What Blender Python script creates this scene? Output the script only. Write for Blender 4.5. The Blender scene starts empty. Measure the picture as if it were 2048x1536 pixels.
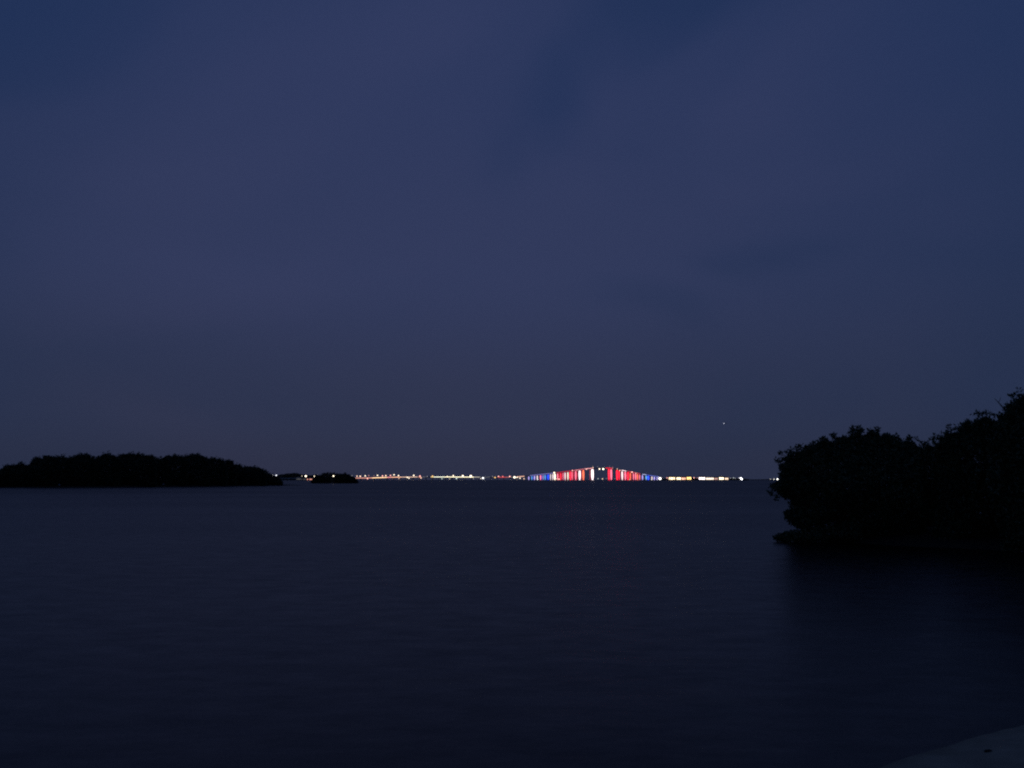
import bpy, math, random
import numpy as np

SC = bpy.context.scene
COL = SC.collection
R = math.radians

# ------------------------------------------------------------------ camera
EYE = 2.5
FPX = 1479.0                      # focal length in pixels of the 2048 wide photo
PITCH = math.atan(191.5 / FPX)
cam = bpy.data.cameras.new('camera')
cam.sensor_width = 36.0
cam.lens = FPX / 2048 * 36.0
cam.clip_start = 0.1
cam.clip_end = 120000
cam_o = bpy.data.objects.new('camera', cam)
cam_o.location = (0, 0, EYE)
cam_o.rotation_euler = (R(90) + PITCH, 0, 0)
COL.objects.link(cam_o)
SC.camera = cam_o

# ------------------------------------------------------------------ world: late dusk
GLOW = R(-5)                      # azimuth of the place where the sun went down, from +Y towards +X
w = bpy.data.worlds.new('World')
SC.world = w
w.use_nodes = True
nt = w.node_tree
for n in list(nt.nodes):
    nt.nodes.remove(n)
L = nt.links.new


def N(t, **k):
    n = nt.nodes.new(t)
    for a, b in k.items():
        setattr(n, a, b)
    return n


def M(op, a, b=None, c=None, clamp=False):
    n = N('ShaderNodeMath', operation=op, use_clamp=clamp)
    for i, v in enumerate((a, b, c)):
        if v is None:
            continue
        if hasattr(v, 'links'):
            L(v, n.inputs[i])
        else:
            n.inputs[i].default_value = v
    return n.outputs[0]


def VM(op, a, b):
    n = N('ShaderNodeVectorMath', operation=op)
    for i, v in enumerate((a, b)):
        if hasattr(v, 'links'):
            L(v, n.inputs[i])
        else:
            n.inputs[i].default_value = v
    return n


def ramp(fac, stops, interp='EASE'):
    n = N('ShaderNodeValToRGB')
    n.color_ramp.interpolation = interp
    e = n.color_ramp.elements
    while len(e) > 1:
        e.remove(e[-1])
    e[0].position, e[0].color = stops[0][0], (*stops[0][1], 1)
    for p, c in stops[1:]:
        x = e.new(p)
        x.color = (*c, 1)
    L(fac, n.inputs[0])
    return n.outputs[0]


def mixc(fac, a, b, blend='MIX'):
    n = N('ShaderNodeMix', data_type='RGBA', blend_type=blend)
    for i, v in ((0, fac), (6, a), (7, b)):
        if hasattr(v, 'links'):
            L(v, n.inputs[i])
        else:
            n.inputs[i].default_value = v if i == 0 else (*v, 1)
    return n.outputs[2]


tc = N('ShaderNodeTexCoord')
dirv = VM('NORMALIZE', tc.outputs['Generated'], (0, 0, 0)).outputs[0]
sep = N('ShaderNodeSeparateXYZ')
L(dirv, sep.inputs[0])
up = M('MAXIMUM', sep.outputs[2], 0.0)
# clear dusk blue by elevation, the same all round
clear = ramp(up, [(0.0, (.0150, .0250, .0570)), (.12, (.0140, .0275, .0700)), (.5, (.0122, .0288, .0890)), (1.0, (.009, .021, .060))])
# thin lilac veil of cloud that still catches the last light over the sunset point
gd = VM('DOT_PRODUCT', dirv, (math.sin(GLOW) * .955, math.cos(GLOW) * .955, .296)).outputs['Value']
arch = ramp(gd, [(.40, (.12,) * 3), (.78, (.30,) * 3), (.93, (.80,) * 3), (1.0, (1, 1, 1))], 'LINEAR')
mp = N('ShaderNodeMapping')
mp.inputs['Scale'].default_value = (1.0, 1.0, 1.7)
mp.inputs['Rotation'].default_value = (0, R(24), 0)
mp.inputs['Location'].default_value = (8.95, -5.48, -1.57)
L(dirv, mp.inputs[0])
n1 = N('ShaderNodeTexNoise')
n1.inputs['Scale'].default_value = 1.9
n1.inputs['Detail'].default_value = 2.6
n1.inputs['Roughness'].default_value = .42
n1.inputs['Distortion'].default_value = .5
L(mp.outputs[0], n1.inputs['Vector'])
veil = ramp(n1.outputs['Fac'], [(.32, (.30,) * 3), (.50, (.78,) * 3), (.66, (1, 1, 1))])
vf = M('MULTIPLY', veil, arch, clamp=True)
vcol = ramp(up, [(0.0, (.0280, .0312, .0625)), (.08, (.0315, .0365, .0770)), (.28, (.0365, .0465, .1130)), (.6, (.0320, .0450, .1180)), (1, (.02, .03, .075))])
sky_c = mixc(vf, clear, vcol)
sky = N('ShaderNodeTexSky', sky_type='NISHITA')
sky.sun_disc = False
sky.sun_elevation = R(-4.8)
sky.sun_rotation = GLOW
sky.dust_density = 1.0
sky.ozone_density = 2.0
bg1 = N('ShaderNodeBackground')
L(sky.outputs[0], bg1.inputs[0])
bg1.inputs[1].default_value = 0.02
bg2 = N('ShaderNodeBackground')
L(sky_c, bg2.inputs[0])
bg2.inputs[1].default_value = 1.0
addw = N('ShaderNodeAddShader')
L(bg1.outputs[0], addw.inputs[0])
L(bg2.outputs[0], addw.inputs[1])
wo = N('ShaderNodeOutputWorld')
L(addw.outputs[0], wo.inputs[0])

# the sun is down: only a breath of soft light from its side of the sky
sl = bpy.data.lights.new('sun', 'SUN')
sl.energy = 0.0003
sl.angle = R(40)
sl.color = (1.0, .86, .78)
so = bpy.data.objects.new('sun', sl)
so.rotation_euler = (R(-84), 0, -GLOW)
so.location = (0, 50, 60)
COL.objects.link(so)

SC.view_settings.view_transform = 'Standard'
SC.view_settings.look = 'None'
SC.view_settings.exposure = 0
SC.view_settings.gamma = 1
SC.view_settings.use_curve_mapping = False
SC.render.dither_intensity = 2.0
SC.render.engine = 'CYCLES'
SC.cycles.use_denoising = False
SC.cycles.max_bounces = 6
SC.cycles.sample_clamp_indirect = 0.25
SC.cycles.filter_width = 2.1


# ------------------------------------------------------------------ helpers
def at(px, py, Y):
    """world point at horizontal distance Y whose direction is that photo pixel"""
    dx, dy = (px - 1024) / FPX, (768 - py) / FPX
    t = Y / (math.cos(PITCH) - dy * math.sin(PITCH))
    return np.array((dx * t, Y, EYE + t * (math.sin(PITCH) + dy * math.cos(PITCH))))


def tag(o, label=None, cat=None, group=None, kind=None):
    for k, v in (('label', label), ('category', cat), ('group', group), ('kind', kind)):
        if v:
            o[k] = v
    return o


def empty(name, loc, rz=0):
    o = bpy.data.objects.new(name, None)
    o.location = loc
    o.rotation_euler = (0, 0, rz)
    COL.objects.link(o)
    return o


def mesh_obj(name, verts, faces, mat, parent=None, smooth=False, loc=(0, 0, 0)):
    me = bpy.data.meshes.new(name)
    me.from_pydata([tuple(map(float, v)) for v in verts], [], [tuple(map(int, f)) for f in faces])
    me.materials.append(mat)
    if smooth:
        me.polygons.foreach_set('use_smooth', [True] * len(me.polygons))
    me.update()
    return link(name, me, parent, loc)


def link(name, me, parent=None, loc=(0, 0, 0)):
    o = bpy.data.objects.new(name, me)
    o.location = loc
    COL.objects.link(o)
    if parent:
        o.parent = parent
    return o


class MB:
    def __init__(s):
        s.v, s.f = [], []

    def add(s, v, f):
        b = len(s.v)
        s.v += [tuple(x) for x in v]
        s.f += [tuple(b + i for i in q) for q in f]
        return s

    def box(s, x0, x1, y0, y1, z0, z1, tx=1.0, ty=1.0):
        """box; tx, ty scale the top"""
        cx, cy = (x0 + x1) / 2, (y0 + y1) / 2
        v = [(x0, y0, z0), (x1, y0, z0), (x1, y1, z0), (x0, y1, z0)]
        v += [(cx + (x - cx) * tx, cy + (y - cy) * ty, z1) for x, y, _ in v]
        return s.add(v, [(3, 2, 1, 0), (4, 5, 6, 7), (0, 1, 5, 4), (1, 2, 6, 5), (2, 3, 7, 6), (3, 0, 4, 7)])

    def tube(s, pts, rad, n=6):
        pts = [np.array(p, float) for p in pts]
        if not hasattr(rad, '__len__'):
            rad = [rad] * len(pts)
        v, f = [], []
        for i, p in enumerate(pts):
            d = pts[min(i + 1, len(pts) - 1)] - pts[max(i - 1, 0)]
            d /= np.linalg.norm(d) + 1e-9
            a = np.cross(d, (0, 0, 1) if abs(d[2]) < .9 else (1, 0, 0))
            a /= np.linalg.norm(a)
            b = np.cross(d, a)
            for k in range(n):
                t = 2 * math.pi * k / n
                v.append(p + rad[i] * (math.cos(t) * a + math.sin(t) * b))
        for i in range(len(pts) - 1):
            for k in range(n):
                f.append((i * n + k, i * n + (k + 1) % n, (i + 1) * n + (k + 1) % n, (i + 1) * n + k))
        f.append(tuple(range(n - 1, -1, -1)))
        f.append(tuple((len(pts) - 1) * n + k for k in range(n)))
        return s.add(v, f)

    def lathe(s, prof, n=10, c=(0, 0, 0), sx=1, sy=1):
        v, f = [], []
        for r, z in prof:
            for k in range(n):
                t = 2 * math.pi * k / n
                v.append((c[0] + sx * r * math.cos(t), c[1] + sy * r * math.sin(t), c[2] + z))
        for i in range(len(prof) - 1):
            for k in range(n):
                f.append((i * n + k, i * n + (k + 1) % n, (i + 1) * n + (k + 1) % n, (i + 1) * n + k))
        f.append(tuple(range(n - 1, -1, -1)))
        f.append(tuple((len(prof) - 1) * n + k for k in range(n)))
        return s.add(v, f)

    def build(s, name, mat, parent=None, smooth=False, loc=(0, 0, 0)):
        return mesh_obj(name, s.v, s.f, mat, parent, smooth, loc)


# ------------------------------------------------------------------ materials
def new_mat(name):
    m = bpy.data.materials.new(name)
    m.use_nodes = True
    t = m.node_tree
    return m, t, t.nodes['Principled BSDF']


def noise_mat(name, a, b, scale=4.0, rough=.8, bump=0.0, spec=.3, bscale=None, detail=6):
    m, t, p = new_mat(name)
    tcn = t.nodes.new('ShaderNodeTexCoord')
    n = t.nodes.new('ShaderNodeTexNoise')
    n.inputs['Scale'].default_value = scale
    n.inputs['Detail'].default_value = detail
    t.links.new(tcn.outputs['Object'], n.inputs['Vector'])
    r = t.nodes.new('ShaderNodeValToRGB')
    r.color_ramp.elements[0].position, r.color_ramp.elements[0].color = .33, (*a, 1)
    r.color_ramp.elements[1].position, r.color_ramp.elements[1].color = .68, (*b, 1)
    t.links.new(n.outputs['Fac'], r.inputs[0])
    t.links.new(r.outputs[0], p.inputs['Base Color'])
    p.inputs['Roughness'].default_value = rough
    p.inputs['Specular IOR Level'].default_value = spec
    if bump:
        n2 = t.nodes.new('ShaderNodeTexNoise')
        n2.inputs['Scale'].default_value = bscale or scale * 5
        n2.inputs['Detail'].default_value = 8
        t.links.new(tcn.outputs['Object'], n2.inputs['Vector'])
        bn = t.nodes.new('ShaderNodeBump')
        bn.inputs['Strength'].default_value = bump
        bn.inputs['Distance'].default_value = .05
        t.links.new(n2.outputs['Fac'], bn.inputs['Height'])
        t.links.new(bn.outputs[0], p.inputs['Normal'])
    return m


_em = {}


def glow(c, s):
    k = (tuple(c), s)
    if k not in _em:
        m = bpy.data.materials.new('lamp_glow')
        m.use_nodes = True
        t = m.node_tree
        p = t.nodes['Principled BSDF']
        p.inputs['Base Color'].default_value = (.6, .6, .6, 1)
        p.inputs['Emission Color'].default_value = (*c, 1)
        p.inputs['Emission Strength'].default_value = s
        _em[k] = m
    return _em[k]


def leaf_mat(name, a, b):
    m, t, p = new_mat(name)
    g = t.nodes.new('ShaderNodeNewGeometry')
    r = t.nodes.new('ShaderNodeValToRGB')
    r.color_ramp.elements[0].color = (*a, 1)
    r.color_ramp.elements[1].color = (*b, 1)
    t.links.new(g.outputs['Random Per Island'], r.inputs[0])
    t.links.new(r.outputs[0], p.inputs['Base Color'])
    p.inputs['Roughness'].default_value = .45
    p.inputs['Specular IOR Level'].default_value = .5
    return m


LEAF = leaf_mat('mangrove_leaf', (.042, .062, .026), (.085, .115, .046))
LEAF_FAR = leaf_mat('far_leaf', (.026, .042, .020), (.050, .070, .030))
BARK = noise_mat('bark', (.05, .04, .03), (.11, .09, .07), 9, .9, .4)
MUD = noise_mat('mud', (.03, .028, .022), (.07, .062, .048), .6, .9, .3)
CONC = noise_mat('bridge_concrete', (.44, .44, .42), (.56, .55, .53), .12, .85, .1)
STEEL = noise_mat('galvanised_steel', (.16, .165, .17), (.26, .26, .26), 2, .5)
CARP = noise_mat('car_paint', (.10, .11, .13), (.22, .23, .25), .4, .35)
WALLM = noise_mat('house_wall', (.42, .40, .36), (.55, .53, .48), .3, .85)
ROOFM = noise_mat('house_roof', (.07, .065, .06), (.13, .12, .11), .5, .85)
WOOD = noise_mat('timber', (.10, .08, .06), (.2, .16, .12), 3, .85, .2)
SIGNM = noise_mat('sign_white', (.34, .34, .33), (.46, .46, .45), 2, .6)
STONE = noise_mat('dark_stone', (.012, .012, .012), (.03, .03, .028), 12, .8, .3)

# water: dark bay, wind ripple of several sizes
WATER, t, p = new_mat('bay_water')
p.inputs['Base Color'].default_value = (.0010, .0020, .0036, 1)
p.inputs['Roughness'].default_value = .20
p.inputs['IOR'].default_value = 1.333
g = t.nodes.new('ShaderNodeNewGeometry')


def wnode(scale, sx, sy, rz, det, rough=.55):
    mpn = t.nodes.new('ShaderNodeMapping')
    mpn.inputs['Scale'].default_value = (sx, sy, 1)
    mpn.inputs['Rotation'].default_value = (0, 0, R(rz))
    t.links.new(g.outputs['Position'], mpn.inputs[0])
    nn = t.nodes.new('ShaderNodeTexNoise')
    nn.inputs['Scale'].default_value = scale
    nn.inputs['Detail'].default_value = det
    nn.inputs['Roughness'].default_value = rough
    t.links.new(mpn.outputs[0], nn.inputs['Vector'])
    return nn.outputs['Fac']


prev = None
for (sc_, sx, sy, rz, det, dist, st) in ((.22, .5, 1.0, 8, 3, .06, .6), (1.1, .55, 1.0, -12, 3, .018, .7), (4.5, .7, 1.0, 5, 2, .0035, .7)):
    bn = t.nodes.new('ShaderNodeBump')
    bn.inputs['Strength'].default_value = st
    bn.inputs['Distance'].default_value = dist
    t.links.new(wnode(sc_, sx, sy, rz, det), bn.inputs['Height'])
    if prev:
        t.links.new(prev, bn.inputs['Normal'])
    prev = bn.outputs[0]
t.links.new(prev, p.inputs['Normal'])
# broad cat's-paws: patches where the wind roughens the surface
gust = wnode(.018, .35, 1.0, 4, 4, .6)
mr = t.nodes.new('ShaderNodeMapRange')
mr.inputs['From Min'].default_value = .3
mr.inputs['From Max'].default_value = .7
mr.inputs['To Min'].default_value = .27
mr.inputs['To Max'].default_value = .40
t.links.new(gust, mr.inputs['Value'])
sp = t.nodes.new('ShaderNodeSeparateXYZ')
t.links.new(g.outputs['Position'], sp.inputs[0])
lee = t.nodes.new('ShaderNodeMapRange')              # the open bay is rougher than the lee of the shore
lee.interpolation_type = 'SMOOTHSTEP'
lee.inputs['From Min'].default_value = 12
lee.inputs['From Max'].default_value = 170
lee.inputs['To Min'].default_value = 0.0
lee.inputs['To Max'].default_value = .07
t.links.new(sp.outputs[1], lee.inputs['Value'])
rip = t.nodes.new('ShaderNodeMapRange')              # ripple trains: short streaks of rougher and smoother water
rip.inputs['From Min'].default_value = .3
rip.inputs['From Max'].default_value = .7
rip.inputs['To Min'].default_value = -.065
rip.inputs['To Max'].default_value = .065
t.links.new(wnode(2.2, .45, 1.0, 3, 6, .75), rip.inputs['Value'])
a0 = t.nodes.new('ShaderNodeMath')
a0.operation = 'ADD'
t.links.new(mr.outputs[0], a0.inputs[0])
t.links.new(rip.outputs[0], a0.inputs[1])
ad = t.nodes.new('ShaderNodeMath')
ad.operation = 'ADD'
t.links.new(a0.outputs[0], ad.inputs[0])
t.links.new(lee.outputs[0], ad.inputs[1])
t.links.new(ad.outputs[0], p.inputs['Roughness'])

# sand with dark tide-wrack and damp mottling; mud under the mangroves
SAND, t, p = new_mat('shore_sand')
g = t.nodes.new('ShaderNodeNewGeometry')


def snoise(scale, det):
    nn = t.nodes.new('ShaderNodeTexNoise')
    nn.inputs['Scale'].default_value = scale
    nn.inputs['Detail'].default_value = det
    t.links.new(g.outputs['Position'], nn.inputs['Vector'])
    return nn.outputs['Fac']


r1 = t.nodes.new('ShaderNodeValToRGB')
r1.color_ramp.elements[0].position, r1.color_ramp.elements[0].color = .30, (.26, .22, .165, 1)
r1.color_ramp.elements[1].position, r1.color_ramp.elements[1].color = .72, (.42, .36, .27, 1)
t.links.new(snoise(2.2, 8), r1.inputs[0])
sp = t.nodes.new('ShaderNodeSeparateXYZ')
t.links.new(g.outputs['Position'], sp.inputs[0])
mr = t.nodes.new('ShaderNodeMapRange')
mr.inputs['From Min'].default_value = 15
mr.inputs['From Max'].default_value = 22
t.links.new(sp.outputs[1], mr.inputs['Value'])
mx = t.nodes.new('ShaderNodeMix')
mx.data_type = 'RGBA'
t.links.new(mr.outputs[0], mx.inputs[0])
t.links.new(r1.outputs[0], mx.inputs[6])
mx.inputs[7].default_value = (.045, .04, .032, 1)
wet = t.nodes.new('ShaderNodeMapRange')            # wet sand along the lapping line
wet.inputs['From Min'].default_value = -.01
wet.inputs['From Max'].default_value = .05
wet.inputs['To Min'].default_value = .72
t.links.new(sp.outputs[2], wet.inputs['Value'])
wm = t.nodes.new('ShaderNodeMix')
wm.data_type = 'RGBA'
wm.blend_type = 'MULTIPLY'
wm.inputs[0].default_value = 1
t.links.new(mx.outputs[2], wm.inputs[6])
t.links.new(wet.outputs[0], wm.inputs[7])
t.links.new(wm.outputs[2], p.inputs['Base Color'])
p.inputs['Roughness'].default_value = .85
p.inputs['Specular IOR Level'].default_value = .2
bn = t.nodes.new('ShaderNodeBump')
bn.inputs['Strength'].default_value = .5
bn.inputs['Distance'].default_value = .02
t.links.new(snoise(26, 8), bn.inputs['Height'])
t.links.new(bn.outputs[0], p.inputs['Normal'])

# ------------------------------------------------------------------ water and near shore
S = 50000
o = mesh_obj('water', [(-S, -200, 0), (S, -200, 0), (S, S, 0), (-S, S, 0)], [(0, 1, 2, 3)], WATER)
tag(o, kind='structure')

SHORE = np.array([(-90, -50), (-40, -20.2), (-12, -2.4), (0, 4.82), (3.3, 6.90), (4.3, 7.49), (5.24, 8.00), (9, 10.0), (15, 13.2), (21, 17.0), (24.5, 21.5),
                  (22.5, 24.4), (18.5, 26.3), (15.0, 28.6), (12.9, 30.8), (13.6, 33.2), (18, 36.5), (30, 41), (60, 50), (140, 75), (140, -50)], float)


def poly_info(P, poly):
    """inside flag and distance to the outline for points P (n,2)"""
    a, b = poly, np.roll(poly, -1, 0)
    inside = np.zeros(len(P), bool)
    dist = np.full(len(P), 1e9)
    for (x0, y0), (x1, y1) in zip(a, b):
        c = ((y0 > P[:, 1]) != (y1 > P[:, 1]))
        with np.errstate(divide='ignore', invalid='ignore'):
            xi = (x1 - x0) * (P[:, 1] - y0) / (y1 - y0 + 1e-12) + x0
        inside ^= c & (P[:, 0] < xi)
        d = np.array((x1 - x0, y1 - y0))
        tt = np.clip(((P - (x0, y0)) @ d) / (d @ d + 1e-12), 0, 1)
        q = np.array((x0, y0)) + tt[:, None] * d
        dist = np.minimum(dist, np.hypot(*(P - q).T))
    return inside, dist


rng = np.random.default_rng(7)


def vnoise(P, s, seed):
    """cheap smooth 2D value noise"""
    r = np.random.default_rng(seed)
    tab = r.random((64, 64))
    q = P / s
    i = np.floor(q).astype(int)
    f = q - i
    f = f * f * (3 - 2 * f)
    g_ = lambda a, b: tab[(i[:, 0] + a) % 64, (i[:, 1] + b) % 64]
    return (g_(0, 0) * (1 - f[:, 0]) + g_(1, 0) * f[:, 0]) * (1 - f[:, 1]) + (g_(0, 1) * (1 - f[:, 0]) + g_(1, 1) * f[:, 0]) * f[:, 1]


xs = np.concatenate([np.linspace(-90, -6, 40), np.arange(-5.7, 12, .15), np.linspace(12.4, 140, 120)])
ys = np.concatenate([np.linspace(-50, -1, 30), np.arange(-.8, 12, .15), np.linspace(12.4, 90, 110)])
GX, GY = np.meshgrid(xs, ys)
P2 = np.stack([GX.ravel(), GY.ravel()], 1)
ins, dd = poly_info(P2, SHORE)
sd = np.where(ins, dd, -dd) + (vnoise(P2, .9, 3) - .5) * .05 + (vnoise(P2, .25, 5) - .5) * .04
z = np.where(sd > 0, .95 * (1 - np.exp(-sd / 4.2)), sd * .16) + (vnoise(P2, .6, 11) - .5) * .02 * np.clip(sd, 0, 1)
z = np.maximum(z, -2.5)
V = np.column_stack([P2, z])
nx, ny = len(xs), len(ys)
F = [(j * nx + i, j * nx + i + 1, (j + 1) * nx + i + 1, (j + 1) * nx + i) for j in range(ny - 1) for i in range(nx - 1)]
F = [f for f in F if max(z[list(f)]) > -.6]
o = mesh_obj('beach', V, F, SAND, smooth=True)
tag(o, kind='structure')


def ground_z(x, y):
    P = np.array([(x, y)], float)
    i_, d_ = poly_info(P, SHORE)
    s_ = d_[0] if i_[0] else -d_[0]
    return .95 * (1 - math.exp(-s_ / 4.2)) if s_ > 0 else s_ * .16


# the small dark thing on the sand
def ground_hit(px, py):
    lo, hi = 2.0, 14.0
    for _ in range(40):
        m_ = (lo + hi) / 2
        q = at(px, py, m_)
        if q[2] > ground_z(q[0], q[1]):
            lo = m_
        else:
            hi = m_
    return at(px, py, lo)


q = ground_hit(1976, 1503)
mb = MB()
mb.lathe([(.010, -.006), (.040, .001), (.046, .006), (.036, .011), (.014, .014)], 11, sx=1.0, sy=.42)
vv = np.array(mb.v)
vv += (rng.random(vv.shape) - .5) * .006
mb.v = [tuple(a) for a in vv]
o = mb.build('stone', STONE, smooth=True, loc=q)
o.rotation_euler = (0, 0, .3)
tag(o, 'small dark flat stone lying on the pale sand in the near corner', 'stone')


# ------------------------------------------------------------------ foliage
def leaf_mesh(name, cen, mat, parent, per, cr, ls, seed, aspect=.46):
    """clusters of leaves: cen (n,3) cluster centres, per leaves each, radius cr, leaf length ls"""
    r = np.random.default_rng(seed)
    n = len(cen) * per
    u = r.normal(size=(n, 3))
    u /= np.linalg.norm(u, axis=1)[:, None]
    c = np.repeat(cen, per, 0) + u * (cr * r.random(n) ** .5)[:, None]
    c[:, 2] = np.maximum(c[:, 2], -.03)
    # leaves point outwards and up from their twig
    d = u + np.array((0, 0, .5)) + r.normal(size=(n, 3)) * .45
    d /= np.linalg.norm(d, axis=1)[:, None]
    s_ = np.cross(d, r.normal(size=(n, 3)))
    s_ /= np.linalg.norm(s_, axis=1)[:, None]
    nrm = np.cross(d, s_)
    l_ = ls * (.7 + .6 * r.random(n))[:, None]
    wd = l_ * aspect
    a = c - d * l_ * .5
    b = c + s_ * wd * .5 + nrm * l_ * .06
    e = c + d * l_ * .5
    f = c - s_ * wd * .5 + nrm * l_ * .06
    V = np.stack([a, b, e, f], 1).reshape(-1, 3).astype(np.float32)
    me = bpy.data.meshes.new(name)
    me.vertices.add(4 * n)
    me.vertices.foreach_set('co', V.ravel())
    me.loops.add(4 * n)
    me.loops.foreach_set('vertex_index', np.arange(4 * n, dtype=np.int32))
    me.polygons.add(n)
    me.polygons.foreach_set('loop_start', np.arange(0, 4 * n, 4, dtype=np.int32))
    me.polygons.foreach_set('loop_total', np.full(n, 4, np.int32))
    me.materials.append(mat)
    me.update(calc_edges=True)
    return link(name, me, parent)


def fill_outline(outline, Y, D, n, inset, seed, edge=.35, rim=.5, zmin=.06):
    """points filling a body whose outline (photo pixels) stands at distance Y and is D deep either way"""
    r = np.random.default_rng(seed)
    P = np.array([at(px, py, Y)[[0, 2]] for px, py in outline])
    lo, hi = P.min(0), P.max(0)
    q = lo + (hi - lo) * r.random((n * 5, 2))
    q = q[q[:, 1] > zmin]
    i_, d_ = poly_info(q, P)
    ok = i_ & (d_ > inset)
    q, d_ = q[ok], d_[ok]
    # more of them near the rim and in clumps, so the edge is knotty
    keep = r.random(len(q)) < np.where(d_ < rim, 1.0, .75)
    q, d_ = q[keep][:n], d_[keep][:n]
    th = D * np.clip(d_ / (edge * (hi[1] - lo[1])), .05, 1) ** .85
    dep = np.sign(r.random(len(q)) - .5) * np.sqrt(r.random(len(q))) * th
    return np.column_stack([q[:, 0], Y + dep, q[:, 1]])


def limb_path(a, b, r, n=5, wob=.12, sag=0.0):
    a, b = np.array(a, float), np.array(b, float)
    ln = np.linalg.norm(b - a)
    pts = []
    for i in range(n + 1):
        k = i / n
        p_ = a + (b - a) * k
        if 0 < i < n:
            p_ = p_ + r.normal(size=3) * wob * ln * .35
        p_[2] += sag * math.sin(math.pi * k) * ln
        pts.append(p_)
    return pts


def mangrove(base, cen, r0, parent, seed, roots=7, limbs=9, near=True):
    """trunk, limbs that reach into the crown and arching prop roots"""
    r = np.random.default_rng(seed)
    base = np.array(base, float)
    top = cen.mean(0)
    mb = MB()
    tp = limb_path(base, top, r, 6, .10)
    mb.tube(tp, list(np.linspace(r0, r0 * .45, 7)), 8 if near else 5)
    tr = mb.build('trunk', BARK, parent, True)
    far_pts = cen[r.permutation(len(cen))]
    for i in range(limbs):
        st = tp[2 + i % 5]
        e = far_pts[i]
        lb = MB().tube(limb_path(st, e, r, 5, .15, .05), list(np.linspace(r0 * .42, r0 * .07, 6)), 6 if near else 4)
        lb.build('limb', BARK, tr, True)
    for i in range(roots):
        a = 2 * math.pi * (i + r.random() * .6) / roots
        rr = r0 * (5 + 5 * r.random())
        st = tp[1] * .75 + tp[0] * .25
        e = np.array((base[0] + rr * math.cos(a), base[1] + rr * math.sin(a), -.25))
        MB().tube(limb_path(st, e, r, 6, .03, .22), list(np.linspace(r0 * .28, r0 * .16, 7)), 5).build('prop_root', BARK, parent, True)


def knots(outline, Y, seed, ymax, step, amp, jit):
    """twig-end rosettes that stand out of a crown and make its edge knotty"""
    r = np.random.default_rng(seed)
    kn = []
    P = np.array(outline, float)
    for (x0, y0), (x1, y1) in zip(P[:-1], P[1:]):
        if max(y0, y1) > ymax or (950 < y0 < 968 and 1530 < x0 < 1566):     # leave the gap where far lamps show
            continue
        ln = math.hypot(x1 - x0, y1 - y0) + 1e-6
        for k in range(max(1, int(ln / step))):
            if r.random() < .35:
                continue
            f_ = r.random()
            nxo, nyo = (y1 - y0) / ln, -(x1 - x0) / ln
            o_ = r.uniform(-.6, 1.0) * amp
            c0 = at(x0 + (x1 - x0) * f_ + nxo * o_, y0 + (y1 - y0) * f_ + nyo * o_, Y + r.uniform(-1, 1) * jit * 6)
            for _ in range(int(r.integers(2, 7))):
                kn.append(c0 + r.normal(size=3) * jit)
    return kn


def near_tree(name, outline, Y, D, n, seed, label, base, group, per=12, cr=.12, ls=.125, r0=.11, extra=None):
    root = empty(name, (0, 0, 0))
    tag(root, label, 'tree', group)
    cen = fill_outline(outline, Y, D, n, cr * .9, seed)
    kn = knots(outline, Y, seed + 9, 1045, 9, 5.5, .075)
    leaf_mesh('crown', np.vstack([cen, kn]), LEAF, root, per, cr, ls, seed + 1)
    mangrove(base, cen, r0, root, seed + 2)
    return root, cen


GR = 'mangroves at the right edge of the bay'
T1 = [(1533, 974), (1541, 966), (1552, 961), (1561, 957), (1558, 951), (1563, 945), (1554, 931), (1556, 926), (1568, 924), (1574, 920), (1572, 911), (1577, 906), (1584, 908), (1589, 901),
      (1600, 902), (1606, 896), (1612, 886), (1622, 887), (1634, 889), (1637, 876), (1645, 870), (1656, 872), (1656, 882), (1664, 879), (1672, 873), (1685, 870), (1696, 873), (1702, 879),
      (1702, 860), (1710, 857), (1715, 864), (1723, 865), (1725, 873), (1735, 865), (1748, 859), (1758, 860), (1756, 870), (1764, 865), (1776, 866), (1784, 872), (1795, 869), (1800, 880),
      (1813, 884), (1824, 882), (1830, 892), (1845, 900), (1850, 960), (1850, 1079), (1690, 1079), (1672, 1046), (1640, 1053), (1612, 1060), (1592, 1059), (1584, 1052), (1571, 1040), (1570, 1028),
      (1577, 1016), (1588, 1009), (1582, 1003), (1570, 998), (1556, 989), (1544, 981)]
t1, c1 = near_tree('mangrove_tree', T1, 31.0, 2.3, 7800, 11, 'broad low mangrove leaning out over the water, leftmost of the near trees', (13.9, 31.6, .1), GR)
# the lowest branch trails in the water, apart from the crown above it
SPUR = [(1543, 1077), (1556, 1071), (1572, 1064), (1592, 1060), (1612, 1058), (1632, 1055), (1650, 1047), (1668, 1050), (1700, 1036), (1724, 1083), (1566, 1083)]
cs = fill_outline(SPUR, 30.6, 1.0, 900, .02, 21, rim=.2, zmin=-.05)
lb = leaf_mesh('low_branch', cs, LEAF, t1, 11, .11, .10, 22)
MB().tube([(14.3, 31.4, .5), (13.0, 31.0, .42), (12.0, 30.7, .25), (11.2, 30.5, .12)], [.05, .04, .025, .012], 6).build('branch_wood', BARK, lb, True)

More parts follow.
